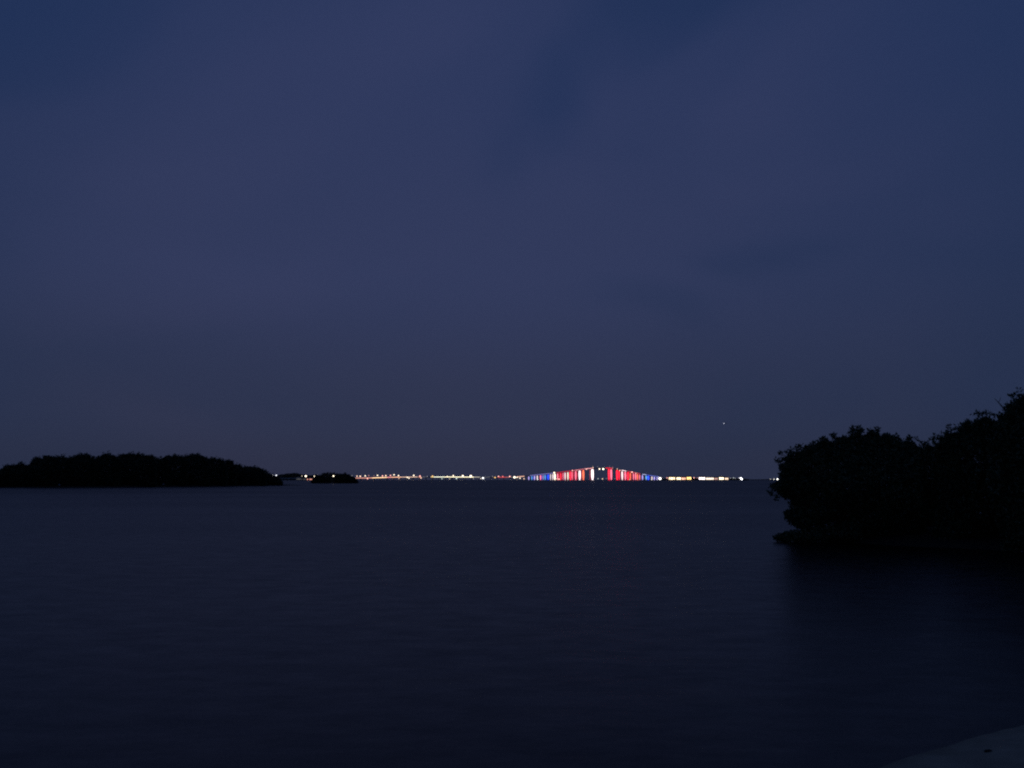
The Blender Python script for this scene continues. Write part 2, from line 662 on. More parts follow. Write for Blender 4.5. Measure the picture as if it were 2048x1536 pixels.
T2 = [(1822, 905), (1830, 896), (1838, 895), (1848, 890), (1858, 888), (1868, 887), (1872, 896), (1882, 893), (1890, 899), (1915, 905), (1925, 960), (1925, 1075), (1815, 1075), (1812, 960)]
near_tree('mangrove_tree', T2, 33.0, 1.8, 2900, 31, 'small mangrove in the dip between the broad tree and the taller ones', (18.6, 33.4, .2), GR)
T3 = [(1872, 905), (1876, 898), (1873, 876), (1882, 879), (1888, 866), (1896, 862), (1912, 863), (1918, 860), (1923, 848), (1929, 843), (1935, 845), (1938, 851), (1947, 843), (1954, 836), (1957, 827),
      (1963, 827), (1968, 834), (1980, 834), (1988, 839), (1998, 841), (2004, 850), (2022, 870), (2030, 960), (2030, 1086), (1868, 1086), (1866, 960)]
near_tree('mangrove_tree', T3, 29.3, 2.0, 5000, 41, 'taller mangrove with a stepped top, second from the right edge', (17.5, 30.2, .2), GR)
T4 = [(1990, 850), (1998, 841), (2000, 832), (2006, 824), (2016, 822), (2018, 813), (2024, 803), (2032, 800), (2040, 791), (2050, 786), (2066, 780), (2085, 786), (2110, 778), (2140, 790), (2170, 800), (2205, 830),
      (2225, 900), (2230, 1000), (2215, 1102), (2010, 1102), (1990, 1000), (1985, 900)]
t4, c4 = near_tree('mangrove_tree', T4, 26.4, 2.4, 6800, 51, 'tallest dark mangrove cut off by the right edge of the picture', (19.3, 27.6, .3), GR, r0=.13)
a_, b_, c_, d_ = at(2022, 835, 26.4), at(2006, 815, 26.3), at(1997, 805, 26.3), at(1989, 797, 26.2)
tw = MB().tube([a_, b_, c_, d_], [.030, .022, .015, .007], 5)
tw.tube([c_, at(2000, 799, 26.2), at(2001, 794, 26.1)], [.012, .008, .005], 4)
tw.tube([b_, at(2000, 811, 26.4)], [.007, .003], 4)
tw.build('bare_twig', BARK, t4, True)
T5 = [(2190, 830), (2230, 790), (2300, 770), (2380, 790), (2430, 860), (2440, 1110), (2190, 1110)]
near_tree('mangrove_tree', T5, 24.6, 2.2, 3000, 61, 'mangrove beyond the right edge of the picture behind the tallest one', (23.0, 25.6, .3), GR)


# ------------------------------------------------------------------ islands
def island(name, pts, hgt, label_kind, seed):
    """low mud mound: outline pts (x,y) on the water"""
    P = np.array(pts, float)
    c = P.mean(0)
    V, F = [], []
    rings = [(1.03, -.4), (1.0, .05), (.9, .35), (.6, hgt), (.0, hgt * 1.1)]
    n = len(P)
    for s_, zz in rings:
        for k in range(n):
            V.append((*(c + (P[k] - c) * s_), zz))
    for i in range(len(rings) - 1):
        for k in range(n):
            F.append((i * n + k, i * n + (k + 1) % n, (i + 1) * n + (k + 1) % n, (i + 1) * n + k))
    o = mesh_obj(name, V, F, MUD, smooth=True)
    tag(o, kind='structure')
    return o


def far_tree(name, outline, Y, D, n, seed, label, group, per, cr, ls, r0, limbs=5):
    root = empty(name, (0, 0, 0))
    tag(root, label, 'tree', group)
    cen = fill_outline(outline, Y, D, n, cr * .5, seed, rim=.8)
    leaf_mesh('crown', np.vstack([cen, knots(outline[:-2], Y, seed + 9, 958, 3.0, .8, .28)]), LEAF_FAR, root, per, cr, ls, seed + 1)
    xm = cen[:, 0].mean()
    mangrove((xm, Y, .2), cen, r0, root, seed + 2, roots=3, limbs=limbs, near=False)
    return root


PROF = [(-70, 962), (-40, 950), (-15, 944), (0, 940), (8, 938), (16, 931.5), (26, 931), (30, 935), (33, 931), (40, 929), (43, 926), (47, 930), (58, 930), (64, 931), (66, 920.5), (76, 918), (86, 918), (91, 914), (99, 913.5), (108, 915),
        (114, 916), (121, 913), (127, 914), (130, 917), (139, 917), (142, 915), (152, 914), (160, 911), (171, 910.5), (179, 913), (184, 917), (187, 914), (193, 916), (199, 913), (208, 910), (218, 909.5), (227, 911),
        (233, 914.5), (240, 912), (246, 909.5), (262, 909), (275, 910), (290, 911.5), (297, 913.5), (303, 912), (308, 916.5), (318, 917), (330, 915), (340, 912.5), (352, 912), (364, 914), (374, 911.5), (388, 910), (399, 910.5),
        (408, 913), (414, 917), (424, 917), (434, 917.5), (442, 920), (447, 923.5), (456, 921.5), (464, 923.5), (467, 928), (478, 929.5), (488, 934), (496, 933), (508, 935.5), (520, 938), (529, 943), (536, 947.5), (546, 952), (553, 954), (559, 957), (564, 963), (565, 971)]
PX, PY = np.array([a for a, b in PROF], float), np.array([b for a, b in PROF], float)

_sm = np.array([np.average(PY, weights=np.exp(-((PX - x) / 26) ** 2)) for x in PX])
PY = np.where((PX > 10) & (PX < 540), _sm + 1.45 * (PY - _sm), PY)


def isle_Y(px):                                  # the far bank of the big island recedes to the right
    return 240 + 78 * np.clip(px / 565, -.3, 1) ** 2


cuts = [-70, 3, 31, 65, 112, 140, 186, 234, 306, 334, 370, 412, 447, 467, 490, 528, 566]
names = ['low mangrove at the cut-off left end of the big island', 'first rounded crown in view on the big island, low and dark', 'low crown with a small spike left of the first step on the big island',
         'crown on the first high step of the big island, from the left', 'small notched crown just right of the first high step on the big island', 'domed crown left of the highest part of the big island',
         'tall rounded crown left of the flat summit of the big island', 'wide flat-topped crown at the summit of the big island', 'lower crown in the shallow dip along the big island top',
         'crown between the shallow dip and the right hump of the big island', 'smooth hump crown at the right part of the big island top', 'crown just below the right hump of the big island',
         'knob crown stepping down towards the right end of the big island', 'narrow crown halfway down the right slope of the big island', 'sloping low crown near the right tip of the big island',
         'lowest mangrove at the right tip of the big island, beside two lights']
GI = 'mangroves covering the big island on the left'
for i in range(len(cuts) - 1):
    a, b = cuts[i], cuts[i + 1]
    xx = np.unique(np.concatenate([[a], PX[(PX > a) & (PX < b)], [b]]))
    ov = 7
    xl, xr = a - (ov if i else 0), b + (ov if i < len(cuts) - 2 else 0)
    Yc = float(isle_Y((a + b) / 2)) + 5
    yb = 959.5 + EYE * FPX / Yc * .985
    top = [(float(x), float(np.interp(x, PX, PY)) - .3) for x in xx]
    ol = [(xl, top[0][1] + 9)] + top + [(xr, top[-1][1] + 9 if i < len(cuts) - 2 else yb), (xr, yb), (xl, yb)]
    if i == len(cuts) - 2:
        ol = top + [(565, yb), (xl, yb), (xl, top[0][1] + 9)]
    wpx = b - a
    far_tree('mangrove_tree', ol, Yc, 5.0, int(60 * wpx + 500), 100 + i * 5, names[i], GI, 11, .5, .42, .25)
tips = []
for px in np.linspace(-95, 562, 14):
    tips.append((at(px, 960, isle_Y(px))[0], isle_Y(px)))
back = [(x * 1.0 + 2, y + 26) for x, y in reversed(tips)]
island('island', tips + back, .9, None, 3)

# two pale posts at the island's waterline
for px, py, lab in ((119, 969.3, 'small pale sign on a post at the big island waterline, the left one'), (327, 968.3, 'small pale sign on a post at the big island waterline, the right one')):
    Y = float(isle_Y(px)) - 2.5
    q = at(px, py, Y)
    s_ = empty('sign_post', (q[0], Y, 0))
    MB().tube([(0, 0, -.8), (0, 0, q[2] + .15)], .05, 6).build('post', WOOD, s_)
    MB().box(-.26, .26, -.075, -.05, q[2] - .2, q[2] + .2).build('sign_board', SIGNM, s_)
    tag(s_, lab, 'sign', 'pale signs along the big island')

# the islet
IP = [(622, 964), (626, 957), (631, 951), (637, 951), (641, 953), (645, 947), (649, 945.5), (656, 946.5), (662, 947), (668, 946), (673, 949.5), (680, 948), (688, 947), (694, 948.5), (699, 951), (705, 953), (711, 957), (715, 961), (717, 966.5)]
Yi = 520.0
yb = 959.5 + EYE * FPX / Yi * .97
icut = [(622, 643, 'low mangrove at the left end of the small islet'), (643, 674, 'highest mangrove crown on the small islet'), (674, 697, 'rounded mangrove crown right of the small islet summit'), (697, 717, 'sloping mangrove at the right end of the small islet')]
IX, IY = np.array([a for a, b in IP], float), np.array([b for a, b in IP], float)
for i, (a, b, lab) in enumerate(icut):
    xx = np.unique(np.concatenate([[a], IX[(IX > a) & (IX < b)], [b]]))
    top = [(float(x), float(np.interp(x, IX, IY)) - .2) for x in xx]
    xl, xr = a - (4 if i else 0), b + (4 if i < 3 else 0)
    ol = ([(xl, top[0][1] + 5)] if i else []) + top + ([(xr, top[-1][1] + 5)] if i < 3 else []) + [(xr, yb), (xl, yb)]
    far_tree('mangrove_tree', ol, Yi, 4.0, 1100, 300 + 7 * i, lab, 'mangroves on the small islet', 10, .7, .5, .2, 4)
tl = [(at(px, 960, Yi)[0], Yi - 4 * math.sin(math.pi * k / 8)) for k, px in enumerate(np.linspace(621, 717, 9))]
tb = [(x, 2 * Yi - y + 1) for x, y in reversed(tl[1:-1])]
island('islet', tl + tb, .6, None, 4)


# ------------------------------------------------------------------ far shores
def low_land(name, px0, px1, Y, depth, h, seed):
    x0, x1 = at(px0, 960, Y)[0], at(px1, 960, Y)[0]
    n = 26
    fr = [(x0 + (x1 - x0) * k / n, Y - depth * .3 * math.sin(math.pi * k / n)) for k in range(n + 1)]
    bk = [(x, Y + depth * math.sin(math.pi * (k + .5) / (n + 1))) for k, (x, _) in enumerate(fr)][::-1]
    return island(name, fr + bk, h, None, seed)


def woods(name, prof, Y, D, n, seed, cr, ls, label):
    ol = [(x, y) for x, y in prof] + [(prof[-1][0], 960.3), (prof[0][0], 960.3)]
    cen = fill_outline(ol, Y, D, n, cr * .3, seed, rim=3)
    o = leaf_mesh(name, cen, LEAF_FAR, None, 8, cr, ls, seed + 1, .7)
    tag(o, label, 'woods', kind='stuff')
    return o


YB = 3000.0                      # the bridge and its shores
low_land('far_shore', 520, 636, YB + 30, 120, 1.2, 5)
woods('far_woods', [(548, 953), (563, 949), (575, 947.3), (590, 946.3), (600, 948), (610, 950.5), (622, 951), (632, 949.5), (640, 951), (650, 954)], YB + 110, 35, 2600, 400, 3.2, 2.6, 'dark far-off woods between the big island and the small islet')
low_land('far_shore', 1322, 1502, YB + 40, 140, 1.2, 6)
woods('far_woods', [(1324, 958), (1345, 956.4), (1380, 956), (1420, 956.3), (1450, 956.4), (1480, 957), (1500, 959)], YB + 120, 35, 2600, 420, 2.6, 2.4, 'dark low line of trees behind the shore lights right of the bridge')
low_land('far_shore', 1492, 1640, 5200, 150, 1.2, 7)
woods('far_woods', [(1500, 959), (1540, 958.4), (1600, 958), (1640, 958.4)], 5300, 40, 1200, 440, 2.6, 2.4, 'faint low land on the horizon left of the near mangroves')


# ------------------------------------------------------------------ bridge
MPP = YB / FPX


def bx(px):
    return at(px, 955, YB)[0]


def bz(px, py):
    return at(px, py, YB)[2]


DECK = [(430, 956.2), (560, 956.2), (700, 956.4), (745, 955.9), (775, 954.9), (800, 954.3), (840, 954.0), (900, 954.0), (960, 954.3), (1010, 954.6), (1030, 954.2), (1050, 952.4), (1075, 949.6), (1100, 947.0), (1130, 943.4), (1155, 939.8), (1175, 937.2), (1197, 935.8),
        (1218, 936.2), (1232, 938), (1245, 941), (1262, 944), (1280, 947.8), (1300, 951), (1318, 954), (1330, 957)]
DX, DY = np.array([a for a, b in DECK]), np.array([b for a, b in DECK])


def deck_z(px):
    return bz(px, float(np.interp(px, DX, DY)))


def deck_part(px0, px1, name, y0, y1, z0, z1, mat, parent, step=6):
    """a band that follows the deck: depth y0..y1 about YB, z0..z1 about the deck top"""
    k = max(2, int((px1 - px0) / step) + 1)
    V, F = [], []
    for px in np.linspace(px0, px1, k):
        x, zz = bx(px), deck_z(px)
        V += [(x, YB + y0, zz + z0), (x, YB + y1, zz + z0), (x, YB + y1, zz + z1), (x, YB + y0, zz + z1)]
    for i in range(k - 1):
        b = i * 4
        for j in range(4):
            F.append((b + j, b + (j + 1) % 4, b + 4 + (j + 1) % 4, b + 4 + j))
    F += [(3, 2, 1, 0), tuple(len(V) - 4 + j for j in range(4))]
    return mesh_obj(name, V, F, mat, parent)


low = empty('causeway', (0, 0, 0))
tag(low, 'low lit causeway on short piers running behind the islet to the bridge', 'bridge')
high = empty('road_bridge', (0, 0, 0))
tag(high, 'long humped road bridge with piers floodlit red, white and blue', 'bridge')
for root, a, b in ((low, 430, 1049.5), (high, 1049.6, 1326)):
    deck_part(a, b, 'deck', -9, 9, -2.6, 0, CONC, root)
    deck_part(a, b, 'parapet', -9.4, -9.0, -1.2, 1.1, CONC, root)
    deck_part(a, b, 'parapet', 9.0, 9.4, -1.2, 1.1, CONC, root)
deck_part(1049.6, 1326, 'deck', 14, 30, -2.6, -.1, CONC, high)
deck_part(1049.6, 1326, 'parapet', 30.0, 30.4, -1.2, .9, CONC, high)


def pier_mesh(root, px, wdt, ztop, yo=0.0, label=None):
    x = bx(px)
    h = ztop
    mb = MB()
    # footing, flaring shaft, cap
    mb.box(x - wdt * .72, x + wdt * .72, YB + yo - 5.2, YB + yo + 5.2, -2, min(1.6, h * .3))
    mb.box(x - wdt * .36, x + wdt * .36, YB + yo - 3.6, YB + yo + 3.6, min(1.6, h * .3), h * .62, 1.32, 1.05)
    mb.box(x - wdt * .475, x + wdt * .475, YB + yo - 3.78, YB + yo + 3.78, h * .62, h - 1.7, 1.06, 1.7)
    mb.box(x - wdt * .52, x + wdt * .52, YB + yo - 7.2, YB + yo + 7.2, h - 1.7, h - .02)
    o = mb.build('pier', CONC, root)
    if label:
        o['label'] = label
    return o


# low piers of the causeway
for px in np.arange(436, 1046, 13.0):
    pier_mesh(low, float(px), 3.0, deck_z(px) - 2.6)

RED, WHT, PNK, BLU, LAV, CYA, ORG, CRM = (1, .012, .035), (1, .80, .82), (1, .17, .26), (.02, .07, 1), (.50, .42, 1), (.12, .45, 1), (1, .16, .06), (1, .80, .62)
CN = {RED: 'red', WHT: 'white', PNK: 'pink', BLU: 'blue', LAV: 'lavender', CYA: 'pale blue', ORG: 'orange', CRM: 'cream'}
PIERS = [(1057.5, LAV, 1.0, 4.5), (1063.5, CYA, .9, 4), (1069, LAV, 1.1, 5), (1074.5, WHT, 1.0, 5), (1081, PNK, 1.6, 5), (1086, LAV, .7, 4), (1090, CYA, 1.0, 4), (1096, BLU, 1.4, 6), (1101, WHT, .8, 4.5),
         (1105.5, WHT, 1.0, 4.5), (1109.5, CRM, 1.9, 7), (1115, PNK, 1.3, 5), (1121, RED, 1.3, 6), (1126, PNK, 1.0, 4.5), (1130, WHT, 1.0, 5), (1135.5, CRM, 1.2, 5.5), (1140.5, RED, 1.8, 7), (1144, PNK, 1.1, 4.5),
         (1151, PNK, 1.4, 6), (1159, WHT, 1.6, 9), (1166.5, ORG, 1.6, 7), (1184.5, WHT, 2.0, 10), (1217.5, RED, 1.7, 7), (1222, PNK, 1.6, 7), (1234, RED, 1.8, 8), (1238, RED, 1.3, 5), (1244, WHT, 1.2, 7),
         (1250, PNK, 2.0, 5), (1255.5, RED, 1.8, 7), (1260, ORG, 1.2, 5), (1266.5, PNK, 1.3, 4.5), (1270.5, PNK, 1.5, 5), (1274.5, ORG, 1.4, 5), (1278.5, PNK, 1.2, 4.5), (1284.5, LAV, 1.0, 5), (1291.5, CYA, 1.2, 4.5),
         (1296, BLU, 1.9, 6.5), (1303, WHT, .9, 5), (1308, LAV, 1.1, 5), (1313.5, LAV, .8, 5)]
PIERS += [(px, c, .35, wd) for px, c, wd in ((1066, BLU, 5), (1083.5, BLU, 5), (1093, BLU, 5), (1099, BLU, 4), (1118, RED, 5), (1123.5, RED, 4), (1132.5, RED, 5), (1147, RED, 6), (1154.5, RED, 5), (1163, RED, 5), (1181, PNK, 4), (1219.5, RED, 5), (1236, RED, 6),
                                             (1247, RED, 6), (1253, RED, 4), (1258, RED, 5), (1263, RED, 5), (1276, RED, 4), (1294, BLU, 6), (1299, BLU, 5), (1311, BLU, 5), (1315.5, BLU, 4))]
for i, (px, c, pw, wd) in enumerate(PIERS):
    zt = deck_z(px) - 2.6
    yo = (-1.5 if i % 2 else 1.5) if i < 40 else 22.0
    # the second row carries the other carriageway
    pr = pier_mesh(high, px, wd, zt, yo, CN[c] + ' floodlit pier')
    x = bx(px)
    # added glow panel in place of floodlight on the camera-side face, narrower towards the foot, held off on two brackets
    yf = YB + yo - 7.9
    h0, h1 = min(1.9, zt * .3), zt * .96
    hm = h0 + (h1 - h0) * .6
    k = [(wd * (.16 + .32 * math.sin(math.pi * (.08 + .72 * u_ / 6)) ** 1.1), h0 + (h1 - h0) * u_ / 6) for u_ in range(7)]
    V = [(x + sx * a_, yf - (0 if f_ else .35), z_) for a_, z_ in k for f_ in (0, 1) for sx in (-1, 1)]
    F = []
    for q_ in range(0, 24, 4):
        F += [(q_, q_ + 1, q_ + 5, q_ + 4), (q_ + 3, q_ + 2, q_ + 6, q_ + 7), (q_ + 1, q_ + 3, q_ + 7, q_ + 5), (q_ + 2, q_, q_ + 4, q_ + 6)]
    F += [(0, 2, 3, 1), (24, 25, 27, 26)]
    mesh_obj('pier_glow_panel', V, F, glow(c, round(pw * (1.15 if c in (RED, BLU) else 1.1), 2)), pr)
    br = MB().box(x - .2, x + .2, yf + .003, yf + 4.2, hm - .3, hm)
    br.build('glow_panel_bracket', STEEL, pr)

# glow strips added along the parapet for car light trails and lit deck edge, section by section
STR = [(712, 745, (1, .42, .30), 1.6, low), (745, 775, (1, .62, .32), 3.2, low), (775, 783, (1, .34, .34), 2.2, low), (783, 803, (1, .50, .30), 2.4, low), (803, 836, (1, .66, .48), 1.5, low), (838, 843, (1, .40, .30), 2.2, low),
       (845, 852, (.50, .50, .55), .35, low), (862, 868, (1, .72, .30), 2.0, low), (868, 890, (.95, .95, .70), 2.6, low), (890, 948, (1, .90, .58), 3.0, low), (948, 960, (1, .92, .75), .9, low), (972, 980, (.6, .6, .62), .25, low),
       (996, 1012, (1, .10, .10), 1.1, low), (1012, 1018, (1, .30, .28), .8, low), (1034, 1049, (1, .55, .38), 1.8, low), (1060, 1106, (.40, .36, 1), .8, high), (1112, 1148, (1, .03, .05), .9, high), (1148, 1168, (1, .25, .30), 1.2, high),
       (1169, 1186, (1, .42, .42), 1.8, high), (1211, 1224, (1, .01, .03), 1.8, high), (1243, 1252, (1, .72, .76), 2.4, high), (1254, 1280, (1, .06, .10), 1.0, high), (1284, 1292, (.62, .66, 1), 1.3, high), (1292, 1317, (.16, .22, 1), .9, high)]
for a, b, c, s_, root in STR:
    deck_part(a, b - .2, 'added_glow_strip', -9.75, -9.45, -.55, .95, glow(c, s_), root, 4)

# slim masts on the main span
for px, py0, c in ((1186, 929.5, (.8, .62, .55)), (1196, 931, (.7, .65, .6)), (1220, 930, (.5, .55, .5)), (1226, 931.5, (.9, .5, .45))):
    zt, zd = bz(px, py0), deck_z(px)
    x = bx(px)
    mt = MB().tube([(x, YB + 6, zd - 1), (x, YB + 6, zt)], [.9, .45], 6).build('mast', STEEL, high)
    MB().box(x - .8, x + .8, YB + 4.6, YB + 5.0, zd + 1.2, zd + (zt - zd) * .85).build('mast_light', glow(c, .22), mt)


# ------------------------------------------------------------------ lamps
def lamp(name, px, py, base, col, strength, rad, label, group, Y=YB, yo=-8.0, arm=True):
    rad *= 1.12
    q = at(px, py, Y + yo)
    root = empty(name, (q[0], Y + yo, base))
    h = q[2] - base
    if h > .6:
        MB().tube([(0, 0, -.5), (0, 0, h - rad * .3)], [.28, .16], 6).build('pole', STEEL, root)
    hd = MB().lathe([(rad * .45, -rad * .8), (rad * .85, -rad * .5), (rad, 0), (rad * .8, rad * .55), (rad * .35, rad * .85)], 10, (0, 0, h))
    hd.build('lamp_head', glow(col, round(.26 * strength + .35, 2)), root, True)
    MB().lathe([(rad * .5, rad * .86), (rad * .3, rad * 1.02)], 8, (0, 0, h)).build('lamp_cap', STEEL, root)
    tag(root, label, 'lamp', group)
    return root


WARM, CREAM, ROSE, AMB, COOL, DIMW = (1, .66, .46), (1, .84, .62), (1, .46, .40), (1, .60, .18), (.92, .93, 1), (.6, .58, .62)
GL = 'street lamps along the low causeway'
ORD = ['first', 'second', 'third', 'fourth', 'fifth', 'sixth', 'seventh', 'eighth', 'ninth', 'tenth', 'eleventh', 'twelfth', 'thirteenth', 'fourteenth', 'fifteenth', 'sixteenth', 'seventeenth', 'eighteenth', 'nineteenth', 'twentieth', 'twenty-first', 'twenty-second', 'twenty-third', 'twenty-fourth']
CNAME = {WARM: 'warm', CREAM: 'cream', ROSE: 'rosy', AMB: 'amber', COOL: 'cool white', DIMW: 'dim grey'}
LOWL = [(704, 951.3, DIMW, 1.2, 1.5), (714, 952.3, WARM, 7, 1.9), (720.5, 952.6, WARM, 8, 2.3), (730.5, 951.8, CREAM, 8, 2.2), (737.5, 951.3, ROSE, 2.0, 1.6), (748, 951.5, ROSE, .7, 1.4), (755, 950.8, CREAM, 9, 2.1),
        (765, 952, ROSE, 8, 2.2), (771.5, 951.3, WARM, 8, 2.2), (781, 951, ROSE, 7, 2.1), (788, 949.6, CREAM, 8, 2.2), (797, 951.2, CREAM, 8, 2.2), (827.5, 950.8, CREAM, 9, 2.3), (840, 951.8, ROSE, 8, 2.0),
        (854.5, 953, DIMW, 1.4, 1.7), (865, 952, AMB, 6, 2.0), (895, 952.6, CREAM, 4, 1.8), (906.5, 951.3, CREAM, 8, 2.3), (925.5, 951.6, CREAM, 10, 2.9), (941.5, 952, CREAM, 12, 3.5),
        (985, 952.6, DIMW, .8, 1.6), (997, 952.8, ROSE, 7, 2.0), (1005.5, 953, (1, .22, .18), 5, 2.0), (1019.5, 953, ROSE, 8, 2.5)]
for i, (px, py, c, s_, rr) in enumerate(LOWL):
    cn = CNAME.get(c, 'red')
    lamp('street_lamp', px, py, deck_z(px), c, s_, rr, f'{cn} street lamp on the causeway, {ORD[i]} one right of the islet', GL)
# lamps on the far shore between island and islet
for px, py, c, s_, rr, lab in ((546, 950.2, COOL, 4, 1.5, 'smaller white lamp just above the right tip of the big island'), (552.5, 950.6, COOL, 7, 2.2, 'bright white lamp at the right tip of the big island'),
                               (604, 952, CREAM, 2.0, 1.8, 'dim lamp beside the brightest one left of the islet'), (611.5, 952.3, CREAM, 12, 3.2, 'brightest cream lamp on the shore left of the islet'),
                               (629, 952.6, CREAM, 10, 2.5, 'left lamp of the bright pair next to the islet'), (632.8, 952.2, CREAM, 9, 2.3, 'right lamp of the bright pair next to the islet')):
    lamp('street_lamp', px, py, .6, c, s_, rr, lab, 'lamps on the far shore left of the islet')
# light beacon standing in the water before the islet
qb = at(667, 952.4, Yi - 9)
bc = empty('channel_beacon', (qb[0], Yi - 9, 0))
MB().tube([(0, 0, -1), (0, 0, qb[2] - .45)], [.2, .16], 8).build('pile', WOOD, bc)
MB().lathe([(.2, -.3), (.30, -.1), (.42, .15), (.36, .38), (.12, .5)], 10, (0, 0, qb[2])).build('lamp_head', glow(CREAM, 4), bc, True)
MB().box(-.5, .5, -.22, -.17, qb[2] - 1.7, qb[2] - .8).build('day_board', STONE, bc)
tag(bc, 'channel beacon with a bright cream light standing before the small islet', 'beacon')

# lights at the foot of the causeway and bridge, standing on fenders in the water
GF = 'small lights low down along the bridge'
FEN = [(735, 957.4, ROSE, 7, 2.0, 'whitish lamp low on the causeway near the islet'), (798, 957, WARM, 4, 1.7, 'lamp hanging low below the twelfth causeway lamp'), (814.5, 954.6, CREAM, 7, 2.2, 'left one of two cream lamps on a bare stretch of causeway'),
       (818, 956.3, CREAM, 7, 2.0, 'right one of two cream lamps on a bare stretch of causeway'), (842, 956.0, WARM, 6, 2.0, 'warm lamp low under the rosy fourteenth causeway lamp'), (884, 957.4, (.8, 1, .86), 2.5, 1.9, 'greenish lamp at the foot of the brightest causeway stretch'),
       (899, 957.8, CREAM, 2.5, 1.5, 'small lamp at the water below the cream causeway stretch'), (913, 957, (.85, 1, .9), 4, 2.2, 'pale lamp at the water in the middle of the cream causeway stretch'), (947, 957.6, DIMW, 2, 1.4, 'dim lamp at the water at the end of the cream causeway stretch'),
       (962, 957.2, CREAM, 4, 1.7, 'small lamp touching the bright lone white one left of the bridge'), (966, 956.3, COOL, 12, 3.0, 'bright lone white lamp low on the dark stretch left of the bridge'), (990, 955, AMB, 7, 2.0, 'small yellow lamp left of the red causeway lamps'),
       (1029, 954.6, CREAM, 12, 3.6, 'large cream lamp where the causeway meets the bridge'), (1034, 954.8, CREAM, 6, 2.2, 'cream lamp right beside the large one at the bridge end'), (1040, 956.3, CREAM, 8, 2.0, 'small cream lamp low at the left bridge end'),
       (1048, 957.4, WARM, 6, 1.9, 'warm lamp low at the start of the lavender piers'), (1075.5, 959, COOL, 4, 1.7, 'white lamp at the foot of the pinkish-white left pier'), (1113, 957.8, WARM, 5, 1.7, 'left of two lamps at the foot of the first red piers'),
       (1118, 958.4, ROSE, 8, 2.2, 'right of two lamps at the foot of the first red piers'), (1196, 957.3, (.7, .78, .74), 1.6, 1.9, 'dim greenish lamp on the water under the main span'), (1205, 957.8, WARM, 5, 2.0, 'pinkish white lamp on the water under the main span'),
       (1213, 957, DIMW, .5, 1.5, 'very faint lamp on the water beside the red main pier'), (1230, 957.5, DIMW, .6, 1.5, 'faint lamp on the water between the red piers right of the main span'), (1259, 959, CREAM, 4, 1.4, 'small lamp at the foot of the orange pier'),
       (1292, 958.4, DIMW, .8, 1.5, 'faint lamp at the foot of the pale blue pier'), (1303, 959, COOL, 3, 1.5, 'small lamp at the foot of the white pier near the right bridge end'), (1320, 957.3, (1, .96, .93), 14, 4.2, 'large round white lamp at the right end of the bridge')]
for px, py, c, s_, rr, lab in FEN:
    lamp('fender_lamp', px, py, -.2, c, s_, rr, lab, GF, yo=-16)
# deck lamps of the high bridge
HB = [(1108.5, 945.4, CREAM, 8, 3.0, 'large cream lamp where the blue piers turn to red ones'), (1145, 941, ROSE, 6, 2.0, 'rosy deck lamp over the red piers left of the main span'), (1153.5, 940.4, ROSE, 3, 1.6, 'small rosy deck lamp left of the tall white pier'),
      (1173, 938.4, ROSE, 5, 2.2, 'rosy deck lamp left of the main span'), (1186, 935, WARM, 3, 1.8, 'warm deck lamp above the white main pier'), (1199, 938, CREAM, 9, 2.5, 'left of two cream lamps on the main span'), (1206.5, 938.2, (1, .95, .70), 12, 3.0, 'right of two cream lamps on the main span'),
      (1225, 936.5, ROSE, .9, 2.0, 'dull pinkish deck lamp right of the red main pier'), (1234.5, 938, WARM, 2.6, 1.9, 'warm deck lamp above the red pier right of the main span'), (1240, 941, ROSE, 5, 2.0, 'rosy deck lamp just left of the white piers on the right'),
      (1264, 944.3, ROSE, 7, 2.4, 'rosy deck lamp halfway down the right ramp'), (1272, 946.4, WARM, 3, 1.7, 'small warm deck lamp above the orange pier on the right ramp')]
for px, py, c, s_, rr, lab in HB:
    lamp('deck_lamp', px, py, deck_z(px) - 3, c, s_, rr, lab, 'lamps on the high bridge deck', yo=-10.5)

# cars with lights on along the causeway
rr_ = random.Random(5)


def make_car():
    root = empty('car', (0, 0, 0))
    mb = MB()
    mb.box(-2.2, 2.2, -.9, .9, .35, .95)
    mb.box(-1.5, 1.25, -.82, .82, .951, 1.5, .72, .86)
    mb.build('body', CARP, root)
    for sx in (-1.35, 1.35):
        for sy in (-.92, .72):
            w_ = MB().lathe([(.33, 0), (.33, .2)], 10)
            ov = w_.build('wheel', STONE, root, loc=(sx, sy + .2, .33))
            ov.rotation_euler = (R(90), 0, 0)
    for sy in (-.6, .6):
        MB().lathe([(.08, -.2), (.2, -.1), (.24, 0), (.2, .1), (.08, .2)], 8, (2.2, sy, .72)).build('headlight', glow((1, .9, .75), 5), root)
        MB().lathe([(.06, -.12), (.15, 0), (.06, .12)], 8, (-2.2, sy, .75)).build('tail_light', glow((1, .03, .02), 8), root)
    return root


def copy_tree(o, parent=None):
    c = o.copy()
    COL.objects.link(c)
    c.parent = parent
    for ch in o.children:
        copy_tree(ch, c)
    return c


car = make_car()
cars = [716, 722, 729, 741, 748, 752, 758, 763, 769, 774, 779, 786, 793, 805, 811, 823, 833, 870, 876, 883, 889, 897, 903, 911, 918, 923, 931, 937, 945, 952]
for i, px in enumerate(cars):
    o = car if i == 0 else copy_tree(car)
    lane = -5.0 if i % 3 else -7.0
    o.location = (bx(px) + rr_.uniform(-2, 2), YB + lane, deck_z(px) + .02)
    o.rotation_euler = (0, 0, math.pi if i % 3 else 0)
    tag(o, 'small car with lit lamps on the low causeway between islet and bridge', 'car', 'cars crossing the causeway')


